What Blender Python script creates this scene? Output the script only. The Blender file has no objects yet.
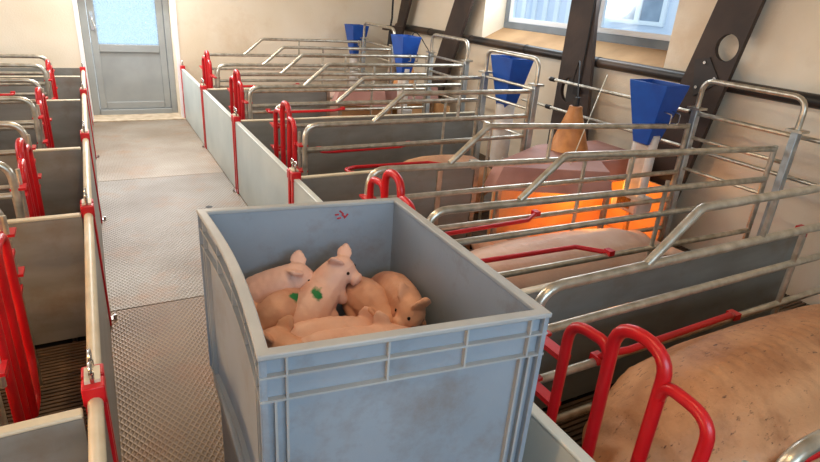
import bpy, bmesh, math, random
from mathutils import Vector, Matrix
random.seed(7)
S = bpy.context.scene
C = S.collection

# ------------------------------------------------------------------ camera, world, lights, exposure
FPX = 563.67
YAW, PITCH, ROLL = 0.5191608, 0.3979806, 0.0745588
EYE = Vector((0, 0, 1.75))
def cam_axes(a, b, c):
    r0 = Vector((math.cos(a), -math.sin(a), 0)); f0 = Vector((math.sin(a), math.cos(a), 0)); u0 = Vector((0, 0, 1))
    f1 = math.cos(b)*f0 - math.sin(b)*u0; u1 = math.cos(b)*u0 + math.sin(b)*f0
    return math.cos(c)*r0 + math.sin(c)*u1, -math.sin(c)*r0 + math.cos(c)*u1, f1
r_, u_, f_ = cam_axes(YAW, PITCH, ROLL)
cd = bpy.data.cameras.new('camera'); cam = bpy.data.objects.new('camera', cd); C.objects.link(cam)
cd.sensor_fit = 'HORIZONTAL'; cd.sensor_width = 36.0; cd.lens = FPX/820*36.0; cd.clip_start = 0.02
cam.matrix_world = Matrix(((r_.x, u_.x, -f_.x, EYE.x), (r_.y, u_.y, -f_.y, EYE.y), (r_.z, u_.z, -f_.z, EYE.z), (0, 0, 0, 1)))
S.camera = cam

W = bpy.data.worlds.new('world'); S.world = W; W.use_nodes = True
bg = W.node_tree.nodes['Background']; bg.inputs['Color'].default_value = (0.80, 0.91, 1.0, 1); bg.inputs['Strength'].default_value = 1.6
S.view_settings.view_transform = 'Standard'; S.view_settings.look = 'None'
S.view_settings.gamma = 1; S.view_settings.use_curve_mapping = False
S.view_settings.exposure = 0.0

def area(name, loc, target, sx, sy, power, col):
    d = bpy.data.lights.new(name, 'AREA'); d.shape = 'RECTANGLE'; d.size = sx; d.size_y = sy; d.energy = power; d.color = col
    o = bpy.data.objects.new(name, d); C.objects.link(o); o.location = loc
    o.rotation_euler = (Vector(target) - Vector(loc)).to_track_quat('-Z', 'Y').to_euler()
    return o
# daylight through the openings of the room, and unseen ceiling tubes added to brighten it
area('daylight_back', (0.6, -2.38, 2.0), (0.9, 3.0, 0.5), 3.0, 1.3, 72, (0.50, 0.76, 1.0))
area('daylight_right', (4.12, 4.56, 2.08), (1.6, 4.9, 0.2), 2.4, 0.45, 44, (0.82, 0.92, 1.0))
area('daylight_left', (-3.22, 5.2, 2.1), (1.0, 5.4, 0.5), 4.5, 0.8, 60, (0.88, 0.94, 1.0))
area('daylight_door', (0.45, 8.0, 1.85), (0.45, 5.6, 0.0), 0.95, 0.6, 52, (0.95, 0.97, 1.0))
for lx, ly, pw, tint in ((0.4, 0.6, 13, (1.0, 0.66, 0.33)), (0.4, 3.4, 20, (1.0, 0.76, 0.48)), (0.4, 6.2, 76, (1.0, 0.91, 0.80))):
    area('added_ceiling_fill', (lx, ly, 2.86), (lx, ly, 0), 0.12, 1.4, pw, tint)

# ------------------------------------------------------------------ materials
def srgb(c):
    return tuple(((x/255)/12.92 if x/255 <= 0.04045 else ((x/255+0.055)/1.055)**2.4) for x in c) + (1,)
def mat(name, c1, c2=None, scale=6.0, rough=0.5, metal=0.0, bump=0.0, bscale=40.0, detail=4, spec=0.5, stretch=None, lo=0.35, hi=0.7):
    m = bpy.data.materials.new(name); m.use_nodes = True
    nt = m.node_tree; N = nt.nodes; L = nt.links; b = N['Principled BSDF']
    b.inputs['Roughness'].default_value = rough; b.inputs['Metallic'].default_value = metal
    b.inputs['Specular IOR Level'].default_value = spec
    b.inputs['Base Color'].default_value = srgb(c1)
    tc = N.new('ShaderNodeTexCoord'); vec = tc.outputs['Object']
    if stretch:
        mp = N.new('ShaderNodeMapping'); mp.inputs['Scale'].default_value = stretch; L.new(vec, mp.inputs['Vector']); vec = mp.outputs['Vector']
    if c2:
        n = N.new('ShaderNodeTexNoise'); n.inputs['Scale'].default_value = scale; n.inputs['Detail'].default_value = detail; L.new(vec, n.inputs['Vector'])
        r = N.new('ShaderNodeValToRGB'); r.color_ramp.elements[0].position = lo; r.color_ramp.elements[1].position = hi
        r.color_ramp.elements[0].color = srgb(c1); r.color_ramp.elements[1].color = srgb(c2)
        L.new(n.outputs['Fac'], r.inputs['Fac']); L.new(r.outputs['Color'], b.inputs['Base Color'])
    if bump:
        n2 = N.new('ShaderNodeTexNoise'); n2.inputs['Scale'].default_value = bscale; n2.inputs['Detail'].default_value = 5; L.new(vec, n2.inputs['Vector'])
        bp = N.new('ShaderNodeBump'); bp.inputs['Strength'].default_value = bump; bp.inputs['Distance'].default_value = 0.01
        L.new(n2.outputs['Fac'], bp.inputs['Height']); L.new(bp.outputs['Normal'], b.inputs['Normal'])
    return m
M = {}
M['plaster'] = mat('wall_plaster', (240, 228, 208), (230, 214, 188), 1.3, 0.9, bump=0.25, bscale=60)
M['sill'] = mat('sill_plaster', (186, 148, 106), (160, 124, 86), 3, 0.85, bump=0.2)
M['ceil'] = mat('ceiling_paint', (225, 218, 205), (210, 200, 185), 2, 0.9)
M['board'] = mat('grey_plastic_board', (140, 139, 133), (119, 117, 111), 2.2, 0.42, bump=0.08, bscale=12, stretch=(1, 1, 4))
M['board_pale'] = mat('pale_plastic_board', (200, 208, 204), (178, 188, 186), 2.0, 0.4, bump=0.05, bscale=15)
M['cap'] = mat('board_cap', (216, 208, 186), (196, 182, 152), 6, 0.4)
M['galv'] = mat('galvanised_steel', (208, 203, 190), (168, 160, 142), 18, 0.30, metal=0.75, bump=0.05, bscale=60)
M['galv_pale'] = mat('galvanised_channel', (190, 196, 198), (150, 156, 158), 12, 0.45, metal=0.6)
M['steel'] = mat('stainless', (205, 205, 202), None, rough=0.25, metal=1.0)
M['red'] = mat('red_paint', (204, 20, 30), (176, 16, 24), 5, 0.32, bump=0.05, bscale=50)
M['blue'] = mat('blue_plastic', (14, 82, 174), (10, 66, 152), 6, 0.45)
M['white'] = mat('white_plastic', (224, 220, 214), (200, 192, 184), 9, 0.5)
M['pink_white'] = mat('dusty_plastic', (214, 200, 188), (180, 160, 140), 9, 0.6)
M['rust'] = mat('brown_column', (72, 56, 46), (48, 38, 34), 3, 0.65, bump=0.3, bscale=25)
M['dark'] = mat('dark_plate', (58, 50, 46), (44, 40, 38), 5, 0.6)
M['blackpipe'] = mat('black_pipe', (34, 32, 32), (84, 66, 52), 2.0, 0.4, stretch=(1, 0.6, 1), lo=0.45, hi=0.62)
M['black'] = mat('black_rubber', (24, 22, 22), None, rough=0.6)
M['slat'] = mat('dark_slat', (104, 82, 62), (70, 56, 44), 8, 0.5)
M['pit'] = mat('pit_floor', (26, 22, 20), (18, 16, 15), 3, 0.9)
M['lid'] = mat('creep_cover_brown', (182, 136, 124), (156, 108, 98), 4, 0.6)
M['mat_or'] = mat('creep_floor', (236, 192, 140), (214, 164, 112), 5, 0.7)
M['amber'] = mat('amber_lamp_shade', (214, 150, 88), (176, 112, 60), 10, 0.5)
M['skin'] = mat('piglet_skin', (238, 196, 176), (222, 170, 148), 9, 0.5, bump=0.12, bscale=120)
M['skin2'] = mat('piglet_skin_brown', (220, 168, 138), (192, 134, 106), 9, 0.5, bump=0.12, bscale=120)
M['sow'] = mat('sow_skin', (210, 158, 114), (186, 130, 88), 4, 0.55, bump=0.25, bscale=60)
M['sow_pale'] = mat('pale_sow_skin', (240, 212, 198), (226, 186, 168), 4, 0.5, bump=0.2, bscale=50)
M['frame_grey'] = mat('grey_window_frame', (128, 138, 146), (112, 122, 130), 4, 0.4)
M['door_grey'] = mat('grey_door_paint', (152, 156, 156), (138, 142, 142), 3, 0.45)
M['concrete'] = mat('threshold_concrete', (196, 180, 156), (160, 142, 118), 9, 0.85, bump=0.3)
M['facade'] = mat('facade_cladding', (222, 230, 244), (212, 222, 240), 2, 0.7)
M['facade_w'] = mat('facade_white', (240, 244, 248), None, rough=0.6)
M['facade_g'] = mat('facade_glass', (150, 166, 184), (130, 146, 164), 4, 0.2)
M['yard'] = mat('yard_paving', (206, 208, 208), (184, 186, 186), 2, 0.9)
M['eye'] = mat('dark_eye', (20, 14, 12), None, rough=0.15)
M['paint_red'] = mat('red_marker', (176, 48, 58), None, rough=0.6)
M['feed'] = mat('feed_meal', (150, 106, 48), (96, 66, 30), 60, 0.9)

def dirty(m, col, scale, lo, hi, stretch=(1, 1, 1)):
    """scratches and dirt flecks over a material's colour"""
    nt = m.node_tree; N = nt.nodes; L = nt.links; b = N['Principled BSDF']
    src = b.inputs['Base Color'].links[0].from_socket
    tc = N.new('ShaderNodeTexCoord'); mp = N.new('ShaderNodeMapping'); mp.inputs['Scale'].default_value = stretch
    L.new(tc.outputs['Object'], mp.inputs['Vector'])
    n = N.new('ShaderNodeTexNoise'); n.inputs['Scale'].default_value = scale; n.inputs['Detail'].default_value = 8; n.inputs['Roughness'].default_value = 0.7
    L.new(mp.outputs['Vector'], n.inputs['Vector'])
    r = N.new('ShaderNodeValToRGB'); r.color_ramp.elements[0].position = lo; r.color_ramp.elements[1].position = hi
    L.new(n.outputs['Fac'], r.inputs['Fac'])
    mx = N.new('ShaderNodeMix'); mx.data_type = 'RGBA'
    L.new(r.outputs['Color'], mx.inputs['Factor']); L.new(src, mx.inputs[6]); mx.inputs[7].default_value = srgb(col)
    L.new(mx.outputs[2], b.inputs['Base Color'])
dirty(M['sow'], (150, 98, 60), 3.5, 0.48, 0.72); dirty(M['sow'], (84, 52, 36), 24, 0.585, 0.68, (1, 2.4, 1))
dirty(M['board'], (116, 98, 78), 3.0, 0.52, 0.80)
dirty(M['plaster'], (206, 176, 138), 0.9, 0.54, 0.90)

# box plastic: blue-grey
M['box'] = mat('blue_grey_box_plastic', (148, 159, 170), (136, 147, 158), 3, 0.42, bump=0.04, bscale=60)
dirty(M['box'], (116, 96, 74), 4.0, 0.50, 0.86)
M['box_rim'] = mat('box_rim_plastic', (172, 176, 176), (152, 156, 158), 5, 0.4)

def checker_material(name, c1, c2):
    m = mat(name, c1, c2, 1.6, 0.42, metal=0.35)
    nt = m.node_tree; N = nt.nodes; L = nt.links; b = N['Principled BSDF']
    tc = N.new('ShaderNodeTexCoord'); sep = N.new('ShaderNodeSeparateXYZ'); L.new(tc.outputs['Object'], sep.inputs[0])
    def math_(op, a, bb=None):
        n = N.new('ShaderNodeMath'); n.operation = op
        for i, v in enumerate((a, bb)):
            if v is None: continue
            if isinstance(v, (int, float)): n.inputs[i].default_value = v
            else: L.new(v, n.inputs[i])
        return n.outputs[0]
    k = math.pi/0.026
    hs = []
    for sgn in (1, -1):
        t = math_('ADD', math_('MULTIPLY', sep.outputs[0], k), math_('MULTIPLY', sep.outputs[1], sgn*k*0.62))
        hs.append(math_('POWER', math_('ABSOLUTE', math_('SINE', t)), 5.0))
    h = math_('MAXIMUM', hs[0], hs[1])
    bp = N.new('ShaderNodeBump'); bp.inputs['Strength'].default_value = 0.55; bp.inputs['Distance'].default_value = 0.003
    L.new(h, bp.inputs['Height']); L.new(bp.outputs['Normal'], b.inputs['Normal'])
    src = b.inputs['Base Color'].links[0].from_socket
    mx = N.new('ShaderNodeMix'); mx.data_type = 'RGBA'; mx.blend_type = 'MULTIPLY'
    g = N.new('ShaderNodeValToRGB'); g.color_ramp.elements[0].color = (0.50, 0.45, 0.40, 1); g.color_ramp.elements[1].color = (1, 1, 1, 1)
    g.color_ramp.elements[0].position = 0.25; g.color_ramp.elements[1].position = 0.9
    L.new(h, g.inputs['Fac']); mx.inputs['Factor'].default_value = 1
    L.new(src, mx.inputs[6]); L.new(g.outputs['Color'], mx.inputs[7]); L.new(mx.outputs[2], b.inputs['Base Color'])
    return m
M['plate'] = checker_material('checker_plate_steel', (178, 168, 154), (146, 130, 110)); dirty(M['plate'], (150, 108, 70), 2.4, 0.52, 0.82)
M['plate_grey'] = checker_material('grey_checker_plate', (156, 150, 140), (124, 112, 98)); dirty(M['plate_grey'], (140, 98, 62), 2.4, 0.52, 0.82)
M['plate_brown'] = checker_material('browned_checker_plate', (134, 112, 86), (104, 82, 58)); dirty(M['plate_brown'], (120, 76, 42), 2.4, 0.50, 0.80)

def glass(name, tint, frost):
    m = bpy.data.materials.new(name); m.use_nodes = True; nt = m.node_tree; N = nt.nodes; L = nt.links
    for n in list(N):
        if n.type != 'OUTPUT_MATERIAL': N.remove(n)
    out = [n for n in N if n.type == 'OUTPUT_MATERIAL'][0]
    t = N.new('ShaderNodeBsdfTransparent'); t.inputs['Color'].default_value = tint
    g = N.new('ShaderNodeBsdfGlossy'); g.inputs['Roughness'].default_value = 0.08
    mx = N.new('ShaderNodeMixShader'); mx.inputs[0].default_value = 0.06
    L.new(t.outputs[0], mx.inputs[1]); L.new(g.outputs[0], mx.inputs[2]); last = mx
    if frost:
        tr = N.new('ShaderNodeBsdfTranslucent'); tr.inputs['Color'].default_value = (0.80, 0.90, 1.0, 1)
        n = N.new('ShaderNodeTexNoise'); n.inputs['Scale'].default_value = 38; n.inputs['Detail'].default_value = 4
        tc = N.new('ShaderNodeTexCoord'); L.new(tc.outputs['Object'], n.inputs['Vector'])
        r = N.new('ShaderNodeValToRGB'); r.color_ramp.elements[0].position = 0.38; r.color_ramp.elements[1].position = 0.62
        r.color_ramp.elements[0].color = (frost-.25,)*3 + (1,); r.color_ramp.elements[1].color = (frost+.15,)*3 + (1,)
        L.new(n.outputs['Fac'], r.inputs['Fac'])
        m2 = N.new('ShaderNodeMixShader'); L.new(r.outputs['Color'], m2.inputs[0]); L.new(mx.outputs[0], m2.inputs[1]); L.new(tr.outputs[0], m2.inputs[2]); last = m2
    L.new(last.outputs[0], out.inputs['Surface'])
    return m
M['glass'] = glass('clear_glass', (0.90, 0.96, 1.0, 1), 0)
M['frost'] = glass('frosted_glass', (0.84, 0.94, 1.0, 1), 0.5)

def emit(name, col, st):
    m = bpy.data.materials.new(name); m.use_nodes = True; b = m.node_tree.nodes['Principled BSDF']
    b.inputs['Emission Color'].default_value = col; b.inputs['Emission Strength'].default_value = st
    return m
M['bulb'] = emit('heat_bulb_glow', (1, 0.25, 0.03, 1), 12)
M['tube'] = emit('added_tube_glow', (1, 0.88, 0.72, 1), 3)  # glow for the added ceiling tubes

# ------------------------------------------------------------------ mesh helpers
def fillet(pts, r, n=6):
    pts = [Vector(p) for p in pts]
    if not r or len(pts) < 3: return pts
    out = [pts[0]]
    for i in range(1, len(pts)-1):
        a, b, c = pts[i-1], pts[i], pts[i+1]
        d1 = (a-b); d2 = (c-b); l1 = d1.length; l2 = d2.length; d1.normalize(); d2.normalize()
        ang = d1.angle(d2)
        if ang > math.pi-0.02: out.append(b); continue
        t = min(r/math.tan(ang/2), l1*0.49, l2*0.49)
        p0, p1 = b+d1*t, b+d2*t
        for k in range(n+1):
            s = k/n
            out.append(p0*(1-s)**2 + b*2*s*(1-s) + p1*s*s)
    out.append(pts[-1])
    return out

class MB:
    def __init__(self): self.v = []; self.f = []
    def add(self, vs, fs):
        o = len(self.v); self.v += [tuple(p) for p in vs]; self.f += [tuple(i+o for i in f) for f in fs]; return self
    def box(self, lo, hi, rot=None, piv=None):
        x0, y0, z0 = lo; x1, y1, z1 = hi
        vs = [Vector(p) for p in ((x0,y0,z0),(x1,y0,z0),(x1,y1,z0),(x0,y1,z0),(x0,y0,z1),(x1,y0,z1),(x1,y1,z1),(x0,y1,z1))]
        if rot is not None:
            c = Vector(piv) if piv else sum(vs, Vector())/8
            vs = [rot @ (p-c) + c for p in vs]
        return self.add(vs, [(0,3,2,1),(4,5,6,7),(0,1,5,4),(1,2,6,5),(2,3,7,6),(3,0,4,7)])
    def hexa(self, vs):
        return self.add(vs, [(0,3,2,1),(4,5,6,7),(0,1,5,4),(1,2,6,5),(2,3,7,6),(3,0,4,7)])
    def tube(self, pts, r, fil=0.0, seg=10, n=6):
        P = fillet(pts, fil, n)
        Q = [P[0]]
        for p in P[1:]:
            if (p-Q[-1]).length > 1e-5: Q.append(p)
        P = Q
        T = []
        for i in range(len(P)):
            a = P[max(i-1, 0)]; b = P[min(i+1, len(P)-1)]; T.append((b-a).normalized())
        up = Vector((0, 0, 1)) if abs(T[0].z) < 0.9 else Vector((1, 0, 0))
        nrm = (up - T[0]*up.dot(T[0])).normalized()
        vs = []; fs = []
        for i, p in enumerate(P):
            if i:
                q = T[i-1].rotation_difference(T[i]); nrm = q @ nrm
                nrm = (nrm - T[i]*nrm.dot(T[i])).normalized()
            bn = T[i].cross(nrm)
            rr = r[i] if isinstance(r, (list, tuple)) else r
            for k in range(seg):
                a = 2*math.pi*k/seg; vs.append(p + (nrm*math.cos(a) + bn*math.sin(a))*rr)
        for i in range(len(P)-1):
            for k in range(seg):
                k2 = (k+1) % seg; fs.append((i*seg+k, i*seg+k2, (i+1)*seg+k2, (i+1)*seg+k))
        fs.append(tuple(reversed(range(seg)))); fs.append(tuple((len(P)-1)*seg+k for k in range(seg)))
        return self.add(vs, fs)
    def cone(self, p0, p1, r0, r1, seg=16): 
        return self.tube([p0, p1], [r0, r1], 0, seg)
    def lathe(self, prof, c, seg=24):
        vs = []; fs = []
        for (r, z) in prof:
            for k in range(seg):
                a = 2*math.pi*k/seg; vs.append((c[0]+r*math.cos(a), c[1]+r*math.sin(a), c[2]+z))
        for i in range(len(prof)-1):
            for k in range(seg):
                k2 = (k+1) % seg; fs.append((i*seg+k, i*seg+k2, (i+1)*seg+k2, (i+1)*seg+k))
        return self.add(vs, fs)
    def build(self, name, m, parent=None, bevel=0.0, smooth=True, origin=None):
        base = Vector(origin) if origin else Vector((0, 0, 0))
        if parent is not None: base = Vector(parent['_base']) if '_base' in parent else base
        me = bpy.data.meshes.new(name)
        me.from_pydata([(v[0]-base.x, v[1]-base.y, v[2]-base.z) for v in self.v], [], self.f)
        bm = bmesh.new(); bm.from_mesh(me); bmesh.ops.recalc_face_normals(bm, faces=bm.faces); bm.to_mesh(me); bm.free()
        me.materials.append(M[m] if isinstance(m, str) else m)
        if smooth:
            me.shade_smooth(); me.set_sharp_from_angle(angle=math.radians(40))
        o = bpy.data.objects.new(name, me); C.objects.link(o)
        if parent is not None: o.parent = parent; BASE[o] = base
        else: o.location = base
        BASE[o] = base
        o['_base'] = list(base)
        if bevel:
            b = o.modifiers.new('bevel', 'BEVEL'); b.width = bevel; b.segments = 2; b.limit_method = 'ANGLE'
        return o
BASE = {}
def thing(name, label, cat, loc, group=None):
    o = bpy.data.objects.new(name, None); C.objects.link(o); o.location = loc; o.empty_display_size = 0.1
    o['label'] = label; o['category'] = cat; o['_base'] = list(loc)
    if group: o['group'] = group
    return o
def tag(o, label, cat, group=None):
    o['label'] = label; o['category'] = cat
    if group: o['group'] = group
    return o
def struct(o, label=None):
    o['kind'] = 'structure'
    if label: o['label'] = label
    return o
def B(lo, hi): return MB().box(lo, hi)

# ------------------------------------------------------------------ the room
XR, XL, YE, YB, ZC = 4.15, -3.3, 8.05, -2.45, 2.95
AX0, AX1 = -0.085, 0.985          # aisle between the pen fronts
PZ = 0.65                          # board height
flo = struct(B((XL-.4, YB-.3, -0.35), (XR+.45, YE+.4, -0.12)).build('floor', 'pit'), 'dark pit floor beneath pens and aisle')
seams = [-2.4, 0.75, 3.14, 5.54, 7.98]
for i in range(4):
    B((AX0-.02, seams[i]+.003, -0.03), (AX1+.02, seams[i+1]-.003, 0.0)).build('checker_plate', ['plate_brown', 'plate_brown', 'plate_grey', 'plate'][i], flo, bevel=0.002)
MB().box((AX0-.03, YB, -0.12), (AX0+.04, YE, -0.032)).box((AX1-.04, YB, -0.12), (AX1+.03, YE, -0.032)).build('plate_support', 'galv', flo)
MB().lathe([(0.0, 0.001), (0.028, 0.001), (0.030, -0.002)], (0.70, 4.62, 0.0), 16).build('lifting_hole', 'black', flo)
B((-0.12, 7.98, -0.12), (1.0, 8.46, 0.012)).build('threshold', 'concrete', flo, bevel=0.004)

# end wall with the door opening
DX0, DX1 = -0.075, 0.955
we = MB().box((XL-.3, YE, -0.12), (DX0, YE+.38, ZC)).box((DX1, YE, -0.12), (XR+.45, YE+.38, ZC)).box((DX0, YE, 2.2), (DX1, YE+.38, ZC))
struct(we.build('wall_end', 'plaster'), 'cream plaster end wall with the door')
# right wall with the window opening
WY0, WY1, WZ0, WZ1 = 3.25, 5.88, 1.30, 2.35
wr = MB().box((XR, YB, -0.12), (XR+.4, WY0, ZC)).box((XR, WY1, -0.12), (XR+.4, YE, ZC)).box((XR, WY0, -0.12), (XR+.4, WY1, WZ0-.002)).box((XR, WY0, WZ1), (XR+.4, WY1, ZC))
wr = struct(wr.build('wall_right', 'plaster'), 'cream plaster side wall behind the feeders')
sl = MB(); a, b_ = XR, XR+.30
sl.hexa([(a, WY0, WZ0-.002), (b_, WY0, WZ0-.002), (b_, WY1, WZ0-.002), (a, WY1, WZ0-.002), (a, WY0, WZ0+.005), (b_, WY0, WZ0+.145), (b_, WY1, WZ0+.145), (a, WY1, WZ0+.005)])
sl.build('sloped_sill', 'sill', wr)
# left wall with window openings
lw = MB().box((XL-.3, YB, -0.12), (XL, YE, 1.6)).box((XL-.3, YB, 2.6), (XL, YE, ZC))
for y0, y1 in ((YB, -0.5), (1.5, 2.2), (7.0, YE)): lw.box((XL-.3, y0, 1.6), (XL, y1, 2.6))
struct(lw.build('wall_left', 'plaster'), 'cream plaster wall on the left with window openings')
bw = MB().box((XL-.3, YB-.3, -0.12), (XR+.45, YB, 1.25)).box((XL-.3, YB-.3, 2.7), (XR+.45, YB, ZC)).box((XL-.3, YB-.3, 1.25), (-1.2, YB, 2.7)).box((2.4, YB-.3, 1.25), (XR+.45, YB, 2.7))
struct(bw.build('wall_back', 'plaster'), 'cream plaster wall behind the viewer with window opening')
struct(B((XL-.3, YB-.3, ZC), (XR+.45, YE+.38, ZC+.12)).build('ceiling', 'ceil'), 'pale ceiling')
for i, ly in enumerate((0.6, 3.4, 6.2)):  # unseen lamp fittings, added to go with the extra ceiling light
    t = thing('added_ceiling_lamp', ['added unseen twin tube lamp above the piglet box', 'added unseen twin tube lamp over the middle of the aisle', 'added unseen twin tube lamp over the door end of the aisle'][i], 'lamp', (0.4, ly, ZC), 'added ceiling lamps')
    B((0.31, ly-.75, ZC-.05), (0.49, ly+.75, ZC)).build('housing', 'white', t)
    for dx in (-.045, .045): MB().tube([(0.4+dx, ly-.7, ZC-.068), (0.4+dx, ly+.7, ZC-.068)], 0.014).build('tube', 'tube', t)

# window 1 in the right wall
WX = XR+.30
win = struct(thing('window_1', 'grey framed double window with pale daylight behind', 'window', (WX, 4.5, WZ0+.14)))
del win['category']
wb, wt = WZ0+.145, 2.33
MB().box((WX, WY0+.0, wb), (WX+.07, WY1, wb+.075)).box((WX, WY0, wt-.07), (WX+.07, WY1, wt)).box((WX, WY0, wb+.075), (WX+.07, WY0+.07, wt-.07)).box((WX, WY1-.07, wb+.075), (WX+.07, WY1, wt-.07)).box((WX, 4.38, wb+.075), (WX+.07, 4.50, wt-.07)).build('window_frame', 'frame_grey', win, bevel=0.006)
for y0, y1 in ((WY0+.07, 4.38), (4.50, WY1-.07)):
    s = MB(); z0, z1 = wb+.075, wt-.07
    s.box((WX+.012, y0, z0), (WX+.055, y1, z0+.05)).box((WX+.012, y0, z1-.05), (WX+.055, y1, z1)).box((WX+.012, y0, z0+.05), (WX+.055, y0+.05, z1-.05)).box((WX+.012, y1-.05, z0+.05), (WX+.055, y1, z1-.05))
    sh = s.build('sash', 'facade_w', win, bevel=0.004)
    B((WX+.03, y0+.05, z0+.05), (WX+.036, y1-.05, z1-.05)).build('pane', 'glass', sh)
# door
DY = 8.40
dr = struct(thing('door_1', 'grey door with frosted upper pane at the end of the aisle', 'door', (0.45, DY, 0)))
del dr['category']
f = MB().box((DX0, DY-.03, 0.0), (DX0+.085, DY+.06, 2.2)).box((DX1-.075, DY-.03, 0.0), (DX1, DY+.06, 2.2)).box((DX0+.085, DY-.03, 2.10), (DX1-.075, DY+.06, 2.2)).box((DX0+.085, DY-.05, 0.0), (DX1-.075, DY+.06, 0.075))
f.build('door_frame', 'door_grey', dr, bevel=0.006)
lx0, lx1 = DX0+.09, DX1-.08
lf = MB().box((lx0, DY-.015, 0.08), (lx0+.08, DY+.035, 2.095)).box((lx1-.08, DY-.015, 0.08), (lx1, DY+.035, 2.095))
lf.box((lx0+.08, DY-.015, 0.08), (lx1-.08, DY+.035, 0.17)).box((lx0+.08, DY-.015, 0.80), (lx1-.08, DY+.035, 0.895)).box((lx0+.08, DY-.015, 2.0), (lx1-.08, DY+.035, 2.095))
lf = lf.build('door_leaf', 'door_grey', dr, bevel=0.006)
B((lx0+.08, DY+.005, 0.17), (lx1-.08, DY+.025, 0.80)).build('lower_panel', 'door_grey', lf)
B((lx0+.08, DY+.006, 0.895), (lx1-.08, DY+.014, 2.0)).build('pane', 'frost', lf)
hd = MB().box((lx0+.022, DY-.026, 1.06), (lx0+.058, DY-.015, 1.28))
hd.tube([(lx0+.04, DY-.02, 1.20), (lx0+.04, DY-.075, 1.20), (lx0+.07, DY-.078, 1.09)], 0.011, 0.02).build('handle', 'steel', lf)
# reveal trims around the door
for i, x in enumerate((DX0, DX1)):
    s = 1 if i else -1
    struct(B((min(x, x+s*.045), YE-.012, 0.0), (max(x, x+s*.045), YE, 2.2)).build('trim_%d' % (i+1), 'facade_w'), ['grey trim on the left edge of the door opening', 'grey trim on the right edge of the door opening'][i])

# outside, seen through the panes
struct(B((-14, -8, -0.6), (24, 22, -0.45)).build('floor_yard', 'yard'), 'pale yard outside the windows')
bd = thing('neighbour_building', 'pale blue clad building with white framed window seen through the window', 'building', (10.2, 10, -0.45))
B((10.2, 1, -0.45), (14, 18, 5)).build('wall', 'facade', bd)
for i in range(8): B((10.16, 10.9+i*0.42, -0.45), (10.2, 11.05+i*0.42, 3.2)).build('cladding_strip', 'facade_w', bd)
wf = MB().box((10.14, 8.2, 1.48), (10.2, 9.6, 1.56)).box((10.14, 8.2, 2.4), (10.2, 9.6, 2.5)).box((10.14, 8.2, 1.56), (10.2, 8.3, 2.4)).box((10.14, 9.5, 1.56), (10.2, 9.6, 2.4)).box((10.14, 8.82, 1.56), (10.2, 8.95, 2.4)).build('window', 'facade_w', bd)
for y0, y1 in ((8.3, 8.82), (8.95, 9.5)): B((10.17, y0, 1.56), (10.195, y1, 2.4)).build('pane', 'facade_g', wf)

# ------------------------------------------------------------------ columns on the right wall, pipes
def plate_with_hole(mb, poly, hole, x0, x1, n=40):
    """convex quad outline in (y,z) with an elliptical hole (cy,cz,ry,rz,tilt); front x0, back x1"""
    cy, cz, ry, rz, tl = hole
    angs = [2*math.pi*i/n for i in range(n)] + [math.atan2(z-cz, y-cy) % (2*math.pi) for y, z in poly]
    angs = sorted(set(round(a, 5) for a in angs))
    inn = []; out = []
    for a in angs:
        d = (math.cos(a), math.sin(a))
        ca, sa = math.cos(a-tl), math.sin(a-tl); rr = 1/math.sqrt((ca/ry)**2+(sa/rz)**2)
        inn.append((cy+d[0]*rr, cz+d[1]*rr))
        best = None
        for i in range(len(poly)):
            (y0, z0), (y1, z1) = poly[i], poly[(i+1) % len(poly)]
            ey, ez = y1-y0, z1-z0; den = d[0]*ez - d[1]*ey
            if abs(den) < 1e-9: continue
            t = ((y0-cy)*ez - (z0-cz)*ey)/den; s = ((y0-cy)*d[1] - (z0-cz)*d[0])/den
            if t > 0 and -1e-4 <= s <= 1+1e-4 and (best is None or t < best): best = t
        out.append((cy+d[0]*best, cz+d[1]*best))
    k = len(angs); vs = []
    for x in (x0, x1):
        vs += [(x, y, z) for y, z in inn] + [(x, y, z) for y, z in out]
    fs = []
    for i in range(k):
        j = (i+1) % k
        fs += [(i, j, k+j, k+i), (2*k+i, 3*k+i, 3*k+j, 2*k+j), (i, 2*k+i, 2*k+j, j), (k+i, k+j, 3*k+j, 3*k+i)]
    return mb.add(vs, fs)
def line_at(p, q, z): return p[0] + (q[0]-p[0])*(z-p[1])/(q[1]-p[1])
cols = [ # left edge two points, right edge two points in the wall plane (y, z)
    ((2.807, 1.856), (2.929, 1.317), (2.48, 1.87), (2.57, 1.321), 'brown leaning column with round hole beside the near feeder frame'),
    ((4.286, 1.795), (4.294, 0.825), (3.973, 1.808), (3.842, 0.894), 'brown column standing in the middle of the window'),
    ((6.315, 1.712), (6.52, 1.251), (5.93, 1.73), (6.12, 1.291), 'brown leaning column left of the window'),
    ((7.729, 1.653), (7.898, 1.122), (7.46, 1.668), (7.64, 1.247), 'brown leaning column nearest the corner with the end wall')]
CX0, CX1 = 3.99, 4.03
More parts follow.
